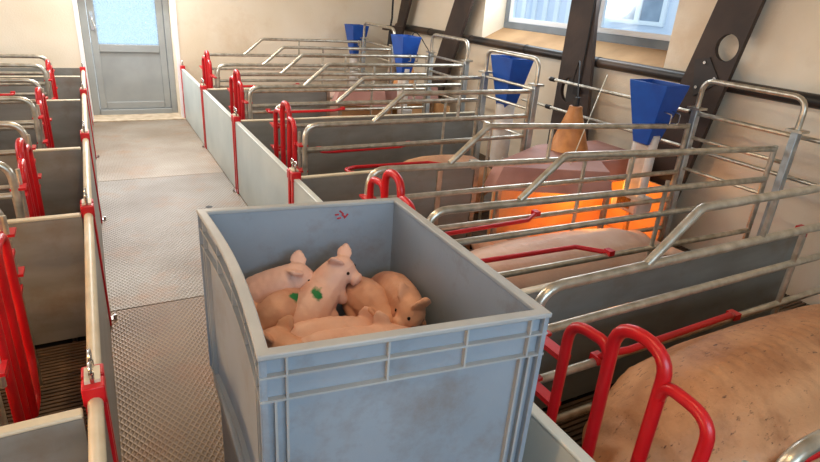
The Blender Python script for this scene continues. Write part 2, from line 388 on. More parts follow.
for i, (l0, l1, r0, r1, lab) in enumerate(cols):
    t = thing('wall_column', lab, 'column', (CX1, (l1[0]+r1[0])/2, -0.12), 'columns on the feeder wall')
    zt, zb = ZC, -0.10
    poly = [(line_at(r0, r1, zb), zb), (line_at(l0, l1, zb), zb), (line_at(l0, l1, zt), zt), (line_at(r0, r1, zt), zt)]
    poly = poly[::-1]
    if i == 0:
        plate_with_hole(MB(), poly, (2.642, 1.548, 0.088, 0.094, 0), CX0, CX1).build('column_web', 'rust', t)
        MB().hexa([(CX0-.012, 2.80, 1.18), (CX0, 2.80, 1.18), (CX0, 2.62, 1.31), (CX0-.012, 2.62, 1.31), (CX0-.012, 2.86, 1.44), (CX0, 2.86, 1.44), (CX0, 2.745, 1.47), (CX0-.012, 2.745, 1.47)]).build('gusset_plate', 'dark', t)
        for y, z in ((2.77, 1.43), (2.66, 1.33), (2.79, 1.25)): MB().cone((CX0-.022, y, z), (CX0-.01, y, z), .012, .014, 10).build('bolt', 'steel', t)
    elif i == 1:
        plate_with_hole(MB(), poly, (4.13, 1.0, 0.10, 0.115, 0), CX0, CX1).build('column_web', 'rust', t)
        B((CX0+.02, 3.98, 0.86), (CX0+.03, 4.17, 1.14)).build('cover_plate', 'dark', t)
        MB().tube([(CX0-.01, 4.0, ZC-.02), (CX0-.01, 3.98, 1.5), (CX0-.012, 3.99, 1.05), (CX0-.01, 4.02, 0.80)], 0.007, 0.05, 6).build('cable', 'black', t)
        B((CX0-.035, 3.97, 0.98), (CX0, 4.03, 1.05)).build('junction_box', 'black', t)
    else:
        vs = [(x, y, z) for x in (CX0, CX1) for y, z in poly]
        MB().add(vs, [(0, 1, 2, 3), (7, 6, 5, 4), (0, 4, 5, 1), (1, 5, 6, 2), (2, 6, 7, 3), (3, 7, 4, 0)]).build('column_web', 'rust', t, bevel=0.006)
wp = thing('wall_pipe', 'black pipe running along the wall under the window', 'pipe', (4.09, 4, 1.28))
MB().tube([(4.092, -2.4, 1.287), (4.092, 8.0, 1.287)], 0.046, 0, 14).build('pipe', 'blackpipe', wp)
for y in (2.95, 3.9, 4.95, 6.0, 7.0): MB().tube([(4.092, y-.012, 1.287), (4.092, y+.012, 1.287)], 0.049, 0, 14).build('pipe_clip', 'white' if abs(y-2.95) < .1 else 'black', wp)
for i, (z, y0, y1, lab) in enumerate(((1.09, -1.0, 4.25, 'galvanised water pipe along the wall, level with the feeder frames'), (0.83, -1.0, 4.6, 'lower galvanised water pipe along the wall behind the feeders'))):
    t = thing('water_pipe', lab, 'pipe', (3.84, 2, z), 'water pipes along the feeder wall')
    MB().tube([(3.84, y0, z), (3.84, y1, z)], 0.014, 0, 10).build('pipe', 'galv', t)
    for y in (1.2, 2.66, 4.2): MB().tube([(3.84, y-.03, z), (3.84, y+.03, z)], 0.021, 0, 10).build('coupling', 'black', t)
t = thing('hanging_cable', 'black cable hanging with a small junction block by the room corner', 'cable', (3.72, 7.45, 1.2))
MB().tube([(3.72, 7.45, ZC), (3.72, 7.45, 1.42), (3.70, 7.45, 1.28), (3.72, 7.42, 0.75)], 0.014, 0.05, 8).build('cable', 'black', t)
B((3.60, 7.38, 1.26), (3.86, 7.5, 1.32)).build('junction_block', 'rust', t)
MB().cone((3.72, 7.45, 1.05), (3.72, 7.45, 1.25), .05, .035, 12).build('socket', 'black', t)

# ------------------------------------------------------------------ pens: slatted floors, partitions, fronts
def slats(x0, x1, y0, y1, nm):
    m = MB(); y = y0+.02
    while y < y1-.02:
        m.box((x0, y, -0.055), (x1, y+.017, -0.03)); y += .027
    x = x0
    while x < x1:
        m.box((x, y0, -0.075), (x+.02, y1, -0.040)); x += .3
    o = m.build('slatted_floor', 'slat', flo, smooth=False); o['kind'] = 'stuff'
RP = [6.45, 4.88, 3.25, 1.55, -0.1]        # partitions, right row
LP = [7.37, 5.97, 4.25, 2.98, 1.45, -0.1]  # left row
ys = [YE-.02]+RP
for a, b_ in zip(ys[1:], ys[:-1]): slats(1.02, XR-.02, a+.02, b_-.02, '')
ys = LP
for a, b_ in zip(ys[1:], ys[:-1]): slats(XL+.02, -0.13, a+.02, b_-.02, '')

def partition(x0, x1, y, lab, group, splits=()):
    t = thing('pen_partition', lab, 'partition', ((x0+x1)/2, y, 0), group)
    xs = [x0]+list(splits)+[x1]
    for a, b_ in zip(xs[:-1], xs[1:]):
        bo = B((a+.004, y-.016, -0.02), (b_-.004, y+.016, PZ-.008)).build('board', 'board', t)
        B((a+.004, y-.018, PZ-.008), (b_-.004, y+.018, PZ+.006)).build('board_cap', 'cap', bo, bevel=0.005)
    for s in splits: B((s-.02, y-.028, -0.02), (s+.02, y+.028, PZ-.03)).build('joint_post', 'galv', t)
    return t
rl = ['grey board partition between the two farthest right pens', 'grey board partition between second and third right pens from the door', 'grey two piece board partition leading to the brown creep cover', 'grey board partition right of the piglet box with red end clip', 'grey board partition at the near edge of the foreground pen']
for i, y in enumerate(RP):
    t = partition(1.03, [2.4, 3.5, 2.35, 3.49, 3.49][i], y, rl[i], 'partitions of the right row', [(), (), (2.05,), (), ()][i])
    xe = [2.4, 3.5, 2.35, 3.49, 3.49][i]
    B((xe-.03, y-.026, PZ-.045), (xe+.03, y+.026, PZ+.02)).build('end_clip', 'red' if i in (3, 4) else 'galv', t, bevel=0.004)
    MB().box((xe, y-.02, -.05), (xe+.04, y+.02, PZ-.02)).build('end_post', 'galv', t)
ll = ['grey board partition of the farthest left pen, by the end wall', 'grey board partition second from the end wall in the left row', 'grey board partition third from the end wall in the left row', 'grey board partition behind the open slatted floor at left', 'grey board partition in the lower left corner', 'grey board partition of the nearest left pen, below the frame']
for i, y in enumerate(LP[:-1]):
    partition(-2.6, -0.14, y, ll[i], 'partitions of the left row')

def eyebolt(mb, x, y, z, s=1.0):
    mb.tube([(x, y, z), (x, y, z+.03*s)], 0.006*s, 0, 8)
    pts = [(x, y+.014*s*math.sin(a), z+.042*s-.014*s*math.cos(a)) for a in [2*math.pi*k/10 for k in range(11)]]
    mb.tube(pts, 0.0045*s, 0, 6)
def front(x, ya, yb, lab, side, group, bm):
    """a front board between ya (far) and yb (near) with a red channel post at either end; side = +1 board lies on +x of the aisle edge"""
    t = thing('pen_front', lab, 'pen front', (x, (ya+yb)/2, 0), group)
    x0, x1 = (x, x+.034)
    if side < 0: x0, x1 = x-.034, x
    bo = B((x0, yb+.03, 0.012), (x1, ya-.03, PZ-.012)).build('board', bm, t)
    xm = (x0+x1)/2
    if side < 0: MB().tube([(xm, yb+.04, PZ-.012), (xm, ya-.04, PZ-.012)], 0.020, 0, 12).build('top_tube', 'cap', t)
    else: B((x0-.002, yb+.03, PZ-.012), (x1+.002, ya-.03, PZ+.002)).build('board_cap', 'board_pale', t, bevel=0.005)
    for y in (ya-.032, yb+.032):
        p = MB().box((x0-.009, y-.016, 0.0), (x1+.009, y+.016, PZ-.02)).build('post', 'red', t, bevel=0.003)
        MB().box((x0-.012, y-.026, PZ-.02), (x1+.012, y+.026, PZ+.04)).build('post_head', 'red', p, bevel=0.004)
        e = MB(); eyebolt(e, xm, y, PZ+.04, 1.15); e.build('eye_bolt', 'steel', p)
    xa = x-.028 if side > 0 else x+.028
    for y in (yb+.03,):
        lg = MB().box((min(xa, x), y-.022, 0.0), (max(xa, x), y+.022, 0.006))
        lg.tube([(xa, y, 0.003), (xa, y, 0.022)], 0.009, 0, 8).build('foot_lug', 'steel', t)
    cl = MB().box((xm-.02, yb-.035, PZ+.026), (xm+.02, yb+.035, PZ+.050)).build('link_plate', 'cap', t)
    return t
rf = [YE-.01]+[y+.03 for y in RP]+[-1.7]
labs = ['pale front board of the right pen next to the door', 'pale front board second from the door on the right', 'pale front board third from the door on the right', 'pale front board reaching behind the piglet box', 'pale front board hidden beside the near end of the box', 'pale front board nearest the viewer on the right']
for i in range(6): front(AX1+.012, rf[i], rf[i+1], labs[i], 1, 'front boards of the right row', 'board_pale')
lf_ = [YE-.01]+[7.87-.0, 6.33, 4.55, 3.03, 1.55, 0.0]
labs = ['short white topped front board by the door on the left', 'white topped front board second from the door on the left', 'white topped front board third from the door on the left', 'white topped front board in the middle of the left row', 'white topped front board beside the open slatted floor', 'white topped front board in the lower left corner']
for i in range(1, 6): front(AX0-.012, lf_[i], lf_[i+1], labs[i], -1, 'front boards of the left row', 'board')
# low grey board along the end wall on the left
struct(B((-2.6, YE-.03, 0), (-0.14, YE-.005, PZ)).build('baseboard_end', 'board'), 'grey board along the foot of the end wall')

# ------------------------------------------------------------------ farrowing crates
ZM, ZR, Z2, Z3, Z4 = 0.885, 1.085, 0.715, 0.50, 0.27
def crate(t, x0, dx, yf, yn, length, drop=0.0, hn=0.0, gz=1.0, gx=0.0, lift=0.0, tube_r=0.019):
    X = lambda d: x0+dx*d
    def T(name, pts, r, fil, m, par, seg=10): return MB().tube([(X(p[0]), p[1], p[2]) for p in pts], r, fil, seg).build(name, m, par)
    L_ = length
    for y, s in ((yf, 1), (yn, -1)):
        T('main_rail', [(0, y, -0.03), (0, y, ZM), (L_, y, ZM-drop)], tube_r, 0.10, 'galv', t, 12)
        T('raised_rail', [(0.50, y, ZM), (0.74, y, ZR), (L_, y, ZR-drop)], tube_r*.95, 0.06, 'galv', t, 12)
        for z in (Z2, Z3, Z4): T('lower_rail', [(0.015, y, z), (L_, y, z-drop*.6)], tube_r*.9, 0, 'galv', t)
        T('upright', [(1.22, y, ZM-drop*.5), (1.22, y, ZR-drop*.4)], 0.012, 0, 'galv', t, 8)
        T('upright', [(1.55, y, -0.03), (1.55, y, ZM)], 0.013, 0, 'galv', t, 8)
        T('end_upright', [(L_, y, 0.1), (L_, y, ZR+.02-drop)], 0.017, 0, 'galv', t, 10)
        # hinge pin and red lugs at the rear
        yo = y+s*(-.055)
        T('hinge_pin', [(-.02, yo, 0.48), (-.02, yo, 0.83)], 0.010, 0, 'galv', t, 8)
        for z in (0.56, 0.74):
            lg = MB().box((min(X(-.045), X(.02)), min(y, yo)-.012, z), (max(X(-.045), X(.02)), max(y, yo)+.012, z+.012)); lg.build('hinge_lug', 'red', t)
        # red swing bar
        io = (.10 if s > 0 else .16)-lift*.6; zb_ = Z3+.012-drop*.2; zi = zb_+lift
        b = T('swing_bar', [(0.36, y, zb_), (0.355, y-s*io*.8, zi), (0.44, y-s*io, zi), (1.07, y-s*io*.8, zi), (1.20, y, zb_)], 0.014, 0.035, 'red', t, 10)
        for hk in (.36, 1.20): MB().box((min(X(hk-.02), X(hk+.02)), y-.024, zb_-.012), (max(X(hk-.02), X(hk+.02)), y+.024, zb_+.018)).build('bar_hook', 'red', b)
    # head frame
    hx = L_+.05; yh = yn-hn
    for y in (yf, yh):
        MB().box((X(hx)-.026, y-.022, -0.03), (X(hx)+.026, y+.022, 1.13)).build('head_post', 'galv_pale', t, bevel=0.005)
        MB().box((X(hx)-.045, y-.05, 1.13), (X(hx)+.045, y+.05, 1.145)).build('post_bracket', 'galv', t)
    T('head_bow', [(hx, yf, 1.145), (hx, yf, 1.335), (hx, yh, 1.335), (hx, yh, 1.145)], 0.018, 0.09, 'galv', t, 12)
    for z in (1.10, 0.93, 0.70): T('head_crossbar', [(hx, yf, z), (hx, yh, z)], 0.013, 0, 'galv', t, 8)
    # red rump gate: tall centre bow with a lower bow on either side
    yc = (yf+yn)/2-.025; w = min(.235, abs(yf-yn)/2 - .09); q = -.03-gx
    g = T('rear_gate', [(q, yc+.075, 0.06), (q, yc+.085, 0.97*gz), (q, yc-.085, 0.97*gz), (q, yc-.075, 0.06)], 0.019, 0.085, 'red', t, 12)
    for s in (1, -1):
        T('side_bow', [(q, yc+s*.082, 0.83*gz), (q-.005, yc+s*.10, 0.89*gz), (q-.01, yc+s*w, 0.885*gz), (q-.01, yc+s*w, 0.25), (q-.01, yc+s*(w-.08), 0.08), (q, yc+s*.075, 0.06)], 0.017, 0.11, 'red', g, 12)
        ye = yf-.06 if s > 0 else yn+.06
        for z in (0.56*gz, 0.74*gz): MB().box((min(X(q-.02), X(q+.02)), min(yc+s*w, ye), z-.004), (max(X(q-.02), X(q+.02)), max(yc+s*w, ye), z+.014)).build('gate_lug', 'red', g)
    return t
RC = [(7.55, 6.62, 2.1, 'farthest galvanised farrowing crate on the right, by the end wall'), (5.92, 5.17, 2.24, 'galvanised farrowing crate second from the end wall on the right'),
      (4.34, 3.63, 1.90, 'galvanised farrowing crate in the middle of the right row'), (2.58, 1.95, 2.50, 'galvanised farrowing crate right behind the piglet box, before the brown creep cover'), (1.21, 0.41, 2.50, 'foreground galvanised farrowing crate around the large sow')]
for yf, yn, ln, lab in RC:
    t = thing('farrowing_crate', lab, 'crate', (1.2, (yf+yn)/2, 0), 'farrowing crates'); crate(t, 1.2, 1, yf, yn, ln, 0.075 if abs(yf-2.58) < .01 else 0.0, 0.07 if abs(yf-2.58) < .01 else 0.0, lift=0.06 if yf < 2 else 0.0)
LC = [(7.16, 6.48, 'farthest galvanised farrowing crate on the left'), (5.59, 4.79, 'galvanised farrowing crate second from the end wall on the left'), (3.98, 3.16, 'galvanised farrowing crate in the middle of the left row'), (2.62, 1.85, 'galvanised farrowing crate with red gate at the left frame edge')]
for yf, yn, lab in LC:
    t = thing('farrowing_crate', lab, 'crate', (-0.41, (yf+yn)/2, 0), 'farrowing crates'); crate(t, -0.41, -1, yf, yn, 2.2, gz=0.91, gx=-.015)

# ------------------------------------------------------------------ feeders
def feeder(x, y, lab, kind, yrail=None):
    t = thing('feed_hopper', lab, 'feeder', (x, y, 0.3), 'blue feed hoppers')
    zt, zb = 1.295, 0.86; kx, ky = .115, .155
    m = MB()
    def ring(hx, hy, z): return [(x-hx, y-hy, z), (x+hx, y-hy, z), (x+hx, y+hy, z), (x-hx, y+hy, z)]
    vs = ring(.06, .065, zb) + ring(kx, ky, zt-.04) + ring(kx+.006, ky+.006, zt) + ring(kx-.003, ky-.003, zt) + ring(kx-.006, ky-.006, zt-.04) + ring(.054, .059, zb+.01)
    fs = [(3, 2, 1, 0)]
    for k in range(5):
        for i in range(4): fs.append((k*4+i, k*4+(i+1) % 4, (k+1)*4+(i+1) % 4, (k+1)*4+i))
    fs.append((20, 21, 22, 23))
    h = m.add(vs, fs).build('hopper', 'blue', t, bevel=0.008)
    B((x-.085, y-.12, zt-.10), (x+.085, y+.12, zt-.09)).build('feed_level', 'feed', h)
    if kind == 'tube':
        MB().lathe([(0.0, 0.30), (0.082, 0.30), (0.085, 0.31), (0.085, 0.87), (0.078, 0.885), (0.0, 0.885)], (x, y, 0), 20).build('drop_tube', 'white', t)
        MB().tube([(x-.02, y-.085, 0.33), (x-.02, y-.087, 0.40)], 0.012, 0, 8).build('dosing_knob', 'white', t)
    else:
        for s in (-1, 1):
            MB().tube([(x, y+s*.065, 0.42), (x, y+s*.07, 0.93)], 0.034, 0, 12).build('side_guide', 'white', t)
        B((x-.03, y-.05, 0.44), (x+.03, y+.05, 0.85)).build('chute', 'pink_white', t)
        B((x-.09, y-.12, 0.34), (x+.09, y+.12, 0.46)).build('dispenser', 'white', t, bevel=0.015)
        B((x-.095, y-.06, 0.37), (x-.088, y+.06, 0.45)).build('feed_window', 'feed', t)
    if yrail:
        for s in (-.04, .05): MB().tube([(x+s, yrail+.03, 1.03), (x+s, yrail-.026, 1.035), (x+s, yrail-.026, ZR+.02), (x+s, y-.10, ZR+.03)], 0.005, 0.015, 6).build('rail_clamp', 'steel', t)
    return t
feeder(3.30, 7.70, 'blue feed hopper with white tube nearest the end wall', 'tube', 7.55)
feeder(3.25, 6.12, 'blue feed hopper second from the end wall', 'guide', 5.92)
feeder(3.28, 4.15, 'blue feed hopper with a plain white drop tube left of the window column', 'tube')
feeder(3.50, 2.745, 'dark blue feed hopper over the glowing creep area', 'guide', 2.58)

# ------------------------------------------------------------------ creep covers, heat lamps
def creep(yc, yv, xv, yq, xq, y1, lx, lab, lab2, power):
    t = thing('creep_cover', lab, 'cover', (3.1, yc, 0), 'creep covers')
    x0, x1 = 2.40, 3.86
    def ring(k, z): return [(x0+k*1.1, yc-.16, z), (xv, yv+k, z), (xq, yq+k*.6, z), (x1, yq+k*.6, z), (x1, y1-k, z), (xv, y1-k, z), (x0+k*1.1, yc-.05, z)]
    vs = ring(0, .50)+ring(.07, .665)+ring(.02, .50)+ring(.085, .648); n = 7
    fs = [tuple(range(7, 14)), tuple(reversed(range(21, 28)))]
    for i in range(n):
        j = (i+1) % n; fs += [(i, j, n+j, n+i), (2*n+j, 2*n+i, 3*n+i, 3*n+j), (j, i, 2*n+i, 2*n+j)]
    MB().add(vs, fs).build('cover', 'lid', t, bevel=0.006)
    for x, y in ((x0+.10, yc-.11), (xv+.02, yv+.07), (x1-.05, yq+.06), (x1-.05, y1-.06), (xv, y1-.06)): B((x-.016, y-.016, -.04), (x+.016, y+.016, .51)).build('leg', 'galv', t)
    B((x0+.16, yc+.02, -.03), (x1-.05, yc+.04, .55)).build('back_board', 'mat_or', t)
    B((x1-.035, yv-.03, -.03), (x1-.02, yc+.02, .49)).build('side_board', 'mat_or', t)
    B((2.75, yv+.02, -.03), (x1-.05, yc+.02, -.012)).build('creep_mat', 'mat_or', t)
    ly = yc+.10
    h = thing('heat_lamp', lab2, 'lamp', (lx, ly, .665), 'creep heat lamps')
    MB().lathe([(0.155, 0.668), (0.16, 0.668), (0.15, 0.70), (0.055, 0.99), (0.05, 1.02), (0.0, 1.025)], (lx, ly, 0), 24).build('shade', 'amber', h)
    MB().cone((lx, ly, 1.02), (lx, ly, 1.09), .03, .022, 12).build('socket', 'black', h)
    MB().tube([(lx, ly, 1.09), (lx+.25, ly+.3, 1.35), (3.9, 4.0 if yc < 5 else yc+.3, 1.06)], 0.006, 0.15, 6).build('cable', 'black', h)
    if not power: return
    MB().lathe([(0.0, 0.50), (0.04, 0.515), (0.06, 0.56), (0.045, 0.61), (0.02, 0.64)], (lx-.02, yc-.08, 0), 16).build('bulb', 'bulb', h)
    for dx_ in (0.05,):
        d = bpy.data.lights.new('heat_bulb_light', 'POINT'); d.energy = power; d.color = (1.0, 0.37, 0.045); d.shadow_soft_size = 0.06
        o = bpy.data.objects.new('heat_bulb_light', d); C.objects.link(o); o.location = (lx+dx_, yc-.20, .46)
creep(3.22, 2.66, 3.18, 2.93, 3.34, 3.60, 3.32, 'brown creep cover with sloped edges and orange glow beneath', 'amber cone heat lamp standing on the near creep cover', 9)
creep(6.36, 5.98, 2.98, 6.27, 3.10, 6.59, 3.46, 'brown creep cover between the two far right crates', 'amber cone heat lamp standing on the far creep cover', 0)
for i, (hx_, hy_) in enumerate(((-2.1, 0.75), (-2.1, 2.25))):  # unseen lamps added for warm fill from the left
    h = thing('heat_lamp', ['added unseen heat lamp over the nearest left pen', 'added unseen heat lamp over the second nearest left pen'][i], 'lamp', (hx_, hy_, 1.1), 'added heat lamps of the left pens')
    MB().lathe([(0.15, 1.10), (0.155, 1.10), (0.13, 1.17), (0.06, 1.26), (0.045, 1.34), (0.0, 1.345)], (hx_, hy_, 0), 24).build('shade', 'amber', h)
    MB().lathe([(0.0, 1.09), (0.04, 1.10), (0.055, 1.14), (0.04, 1.19), (0.02, 1.22)], (hx_, hy_, 0), 16).build('bulb', 'bulb', h)
    MB().tube([(hx_, hy_, 1.345), (hx_, hy_, ZC)], 0.007, 0, 6).build('cable', 'black', h)
    d = bpy.data.lights.new('added_left_fill', 'POINT'); d.energy = 70; d.color = (1.0, 0.55, 0.22); d.shadow_soft_size = 0.12
    o = bpy.data.objects.new('added_left_fill', d); C.objects.link(o); o.location = (hx_, hy_, 0.98)
t = thing('support_string', 'pale string stretched from the heat lamp down to the creep cover', 'string', (3.2, 3.1, .67))
MB().tube([(3.90, 3.6, 1.22), (3.0, 2.95, 0.68)], 0.004, 0, 6).build('string', 'cap', t)

# ------------------------------------------------------------------ animals
def blob(name, ells, m, parent, voxel, smooth=6, base=(0, 0, 0)):
    """union of ellipsoids (centre, 3x3 axes) fused into one continuous skin"""
    bm = bmesh.new()
    for c, A in ells:
        mw = A.to_4x4(); mw.translation = Vector(c) - Vector(base)
        bmesh.ops.create_icosphere(bm, subdivisions=2, radius=1.0, matrix=mw)
    me = bpy.data.meshes.new(name+'_raw'); bm.to_mesh(me); bm.free()
    o = bpy.data.objects.new(name, me); C.objects.link(o)
    r = o.modifiers.new('r', 'REMESH'); r.mode = 'VOXEL'; r.voxel_size = voxel
    s = o.modifiers.new('s', 'SMOOTH'); s.factor = 0.5; s.iterations = smooth
    dg = bpy.context.evaluated_depsgraph_get()
    nm = bpy.data.meshes.new_from_object(o.evaluated_get(dg)); o.modifiers.clear(); o.data = nm; nm.name = name
    nm.materials.clear(); nm.materials.append(m); nm.shade_smooth()
    o.location = base if parent is None else (0, 0, 0)
    if parent is not None: o.parent = parent
    return o
def chain(pts, k=1.0, sy=1.0, sz=1.0, step=0.35):
    """ellipsoids along a polyline of (x,y,z,r) with Catmull-Rom smoothing"""
    P = [Vector(p[:3]) for p in pts]; R = [p[3] for p in pts]; out = []
    for i in range(len(P)-1):
        p0, p1, p2, p3 = P[max(i-1, 0)], P[i], P[i+1], P[min(i+2, len(P)-1)]
        n = max(2, int((p2-p1).length/(max(R[i], R[i+1])*step)))
        for j in range(n + (1 if i == len(P)-2 else 0)):
            t = j/n
            c = 0.5*((2*p1) + (p2-p0)*t + (2*p0-5*p1+4*p2-p3)*t*t + (3*p1-p0-3*p2+p3)*t**3)
            r = R[i]*(1-t)+R[i+1]*t
            out.append((c, Matrix.Diagonal((r*k, r*sy, r*sz))))
    return out
def axes(fwd, up):
    f = Vector(fwd).normalized(); u = Vector(up); u = (u - f*u.dot(f)).normalized(); l = u.cross(f)
    return f, l, u
def ear_ells(p, fwd, side, up, s, droop=0.2):
    """a flat leaf shaped ear starting at p"""
    out = []; d = (up*(1-droop) + side*(0.7) - fwd*0.15).normalized(); nrm = fwd*.85 - side*.45; nrm = (nrm - d*nrm.dot(d)).normalized(); w = d.cross(nrm).normalized()
    # leaf spanned by d and nrm, thin along w
    for t, r in ((0.0, .62), (.2, .82), (.42, .85), (.64, .66), (.82, .40)):
        c = p + d*s*t - fwd*s*0.15*t*t
        A = Matrix((d*s*.26, nrm*s*r*.80, w*s*.19)).transposed()
        out.append((c, A))
    return out
def piglet(chainpts, lab, m, up=(0, 0, 1), group='piglets in the box', voxel=0.0048, legs=True, ears=(0.2, 0.2), earsz=.044, headi=None, eyes=True, tail=True, grow=1.14):
    base = (chainpts[len(chainpts)//2][0], chainpts[len(chainpts)//2][1], min(p[2]-p[3] for p in chainpts))
    chainpts = [(p[0], p[1], p[2], p[3]*grow) for p in chainpts]
    root = thing('piglet', lab, 'piglet', base, group)
    P = [Vector(p[:3]) for p in chainpts]; R = [p[3] for p in chainpts]; up = Vector(up)
    E = chain(chainpts, step=0.3)
    hi = len(P)-3 if headi is None else headi
    f, l, u = axes(P[-1]-P[hi], up)
    h = P[hi]; hr = R[hi]
    # snout disc
    sf = (P[-1]-P[-2]).normalized()
    A = Matrix((sf*R[-1]*.55, sf.orthogonal().normalized()*R[-1]*1.05, sf.cross(sf.orthogonal()).normalized()*R[-1]*1.05)).transposed()
    E.append((P[-1]+sf*R[-1]*.7, A))
    for s, dr in ((1, ears[0]), (-1, ears[1])):
        if dr is None: continue
        E += ear_ells(h - f*hr*.35 + l*s*hr*.62 + u*hr*.62, f, l*s, u, earsz, dr)
    if legs:
        bf, bl, bu = axes(P[2]-P[0], up); bf2, bl2, bu2 = axes(P[3]-P[2], up)
        for s in (1, -1):
            a = P[1] + bl*s*R[1]*.62 - bu*R[1]*.35
            E += chain([(*a, .030), (*(a + bf*.035 - bu*.022 + bl*s*.012), .022), (*(a - bf*.005 - bu*.048 + bl*s*.014), .013), (*(a + bf*.022 - bu*.062 + bl*s*.016), .012)], step=.4)
            a = P[3] + bl2*s*R[3]*.6 - bu2*R[3]*.4
            E += chain([(*a, .026), (*(a - bf2*.012 - bu2*.025 + bl2*s*.012), .018), (*(a + bf2*.028 - bu2*.045 + bl2*s*.014), .012), (*(a + bf2*.05 - bu2*.052 + bl2*s*.014), .011)], step=.4)
    if tail:
        tf, tl, tu = axes(P[0]-P[1], up); q = P[0]+tf*R[0]*.85+tu*R[0]*.4
        E += chain([(*q, .009), (*(q+tf*.025-tu*.01), .006), (*(q+tf*.03-tu*.035+tl*.012), .005)], step=.5)
    blob('body', E, m, root, voxel, 3, base)
    if eyes:
        for s in (1, -1):
            c = h + f*hr*.62 + l*s*hr*.62 + u*hr*.42
            mb = MB(); mb.lathe([(0.0, -.0055), (.004, -.004), (.0055, 0), (.004, .004), (0.0, .0055)], c, 10); mb.build('eye', 'eye', root)
    return root
def green_marked(name, base_mat_key, spot, r, sq=(1, 1, 1)):
    m = M[base_mat_key].copy(); m.name = name; nt = m.node_tree; N = nt.nodes; L = nt.links; b = N['Principled BSDF']
    src = b.inputs['Base Color'].links[0].from_socket
    tc = N.new('ShaderNodeTexCoord'); v = N.new('ShaderNodeVectorMath'); v.operation = 'SUBTRACT'; v.inputs[1].default_value = spot; L.new(tc.outputs['Object'], v.inputs[0])
    nz = N.new('ShaderNodeTexNoise'); nz.inputs['Scale'].default_value = 40; L.new(tc.outputs['Object'], nz.inputs['Vector'])
    sc = N.new('ShaderNodeVectorMath'); sc.operation = 'MULTIPLY'; sc.inputs[1].default_value = sq; L.new(v.outputs[0], sc.inputs[0])
    ln = N.new('ShaderNodeVectorMath'); ln.operation = 'LENGTH'; L.new(sc.outputs[0], ln.inputs[0])
    ma = N.new('ShaderNodeMath'); ma.operation = 'MULTIPLY_ADD'; L.new(nz.outputs['Fac'], ma.inputs[0]); ma.inputs[1].default_value = r*1.6; L.new(ln.outputs['Value'], ma.inputs[2])
    rp = N.new('ShaderNodeMapRange'); rp.inputs['From Min'].default_value = r*1.55; rp.inputs['From Max'].default_value = r*1.95; rp.inputs['To Min'].default_value = 1; rp.inputs['To Max'].default_value = 0
    L.new(ma.outputs[0], rp.inputs['Value'])
    mx = N.new('ShaderNodeMix'); mx.data_type = 'RGBA'; L.new(rp.outputs[0], mx.inputs['Factor']); L.new(src, mx.inputs[6]); mx.inputs[7].default_value = srgb((10, 120, 62))
    L.new(mx.outputs[2], b.inputs['Base Color'])
    return m
PIG = dict(
 P1=[(0.345,1.595,0.80,0.054),(0.375,1.595,0.83,0.060),(0.416,1.585,0.85,0.058),(0.459,1.565,0.875,0.052),(0.489,1.553,0.89,0.044),(0.522,1.541,0.875,0.027),(0.539,1.533,0.865,0.021)],
 P2=[(0.467,1.435,0.80,0.052),(0.494,1.458,0.82,0.060),(0.537,1.498,0.84,0.060),(0.574,1.517,0.87,0.053),(0.597,1.515,0.90,0.046),(0.622,1.520,0.912,0.042),(0.643,1.505,0.902,0.026),(0.652,1.493,0.895,0.021)],
 P3=[(0.504,1.545,0.80,0.048),(0.457,1.505,0.82,0.058),(0.406,1.472,0.825,0.058),(0.378,1.475,0.81,0.050),(0.360,1.472,0.80,0.043),(0.341,1.457,0.785,0.028),(0.331,1.445,0.778,0.021)],
 P4=[(0.690,1.560,0.788,0.0500),(0.689,1.495,0.813,0.0600),(0.702,1.427,0.813,0.0580),(0.711,1.384,0.798,0.0500),(0.704,1.345,0.788,0.0420),(0.700,1.315,0.773,0.0280),(0.698,1.302,0.766,0.0210)],
 P5=[(0.791,1.53,0.81,0.050),(0.789,1.459,0.835,0.055),(0.781,1.387,0.845,0.052),(0.772,1.328,0.85,0.046),(0.765,1.294,0.845,0.042),(0.742,1.288,0.835,0.027),(0.729,1.286,0.83,0.021)],
 P7=[(0.396,1.387,0.760,0.0453),(0.445,1.368,0.780,0.0528),(0.523,1.351,0.785,0.0547),(0.591,1.344,0.780,0.0509),(0.642,1.338,0.770,0.0425),(0.678,1.326,0.760,0.0283),(0.694,1.322,0.755,0.0208)],
 P8=[(0.417,1.318,0.754,0.0463),(0.468,1.290,0.784,0.0537),(0.548,1.280,0.787,0.0519),(0.625,1.272,0.787,0.0463),(0.680,1.262,0.794,0.0417),(0.722,1.250,0.799,0.0278),(0.740,1.246,0.799,0.0204)],
 P9=[(0.455,1.225,0.757,0.0476),(0.435,1.275,0.767,0.0514),(0.400,1.325,0.772,0.0495),(0.378,1.350,0.782,0.0457),(0.360,1.375,0.792,0.0410),(0.345,1.400,0.787,0.0267),(0.338,1.412,0.782,0.0200)])
def off(key, i, dz): 
    p = PIG[key][i]; b = PIG[key]; base = (b[len(b)//2][0], b[len(b)//2][1], min(q[2]-q[3] for q in b))
    return (p[0]-base[0], p[1]-base[1], p[2]+dz-base[2])
s2 = off('P2', 2, .045); s2 = (s2[0]-.022, s2[1]-.050, s2[2]-.008)
s3 = off('P3', 1, .05); s3 = (s3[0]-.006, s3[1]-.040, s3[2]-.006)
m2 = green_marked('piglet_skin_green_spot', 'skin', s2, .022, (1.2, 1.0, .6)); m3 = green_marked('piglet_skin_green_dot', 'skin2', s3, .021, (1, 1.2, .6))
piglet(PIG['P1'], 'pink piglet with wrinkled flank standing at the back left of the box', M['skin'], ears=(.3, .75))
piglet(PIG['P2'], 'pink piglet with large green mark climbing over the others', m2, ears=(.45, .3), headi=5)
piglet(PIG['P3'], 'brownish pink piglet with small green mark, head down at left', m3, ears=(.2, .6))
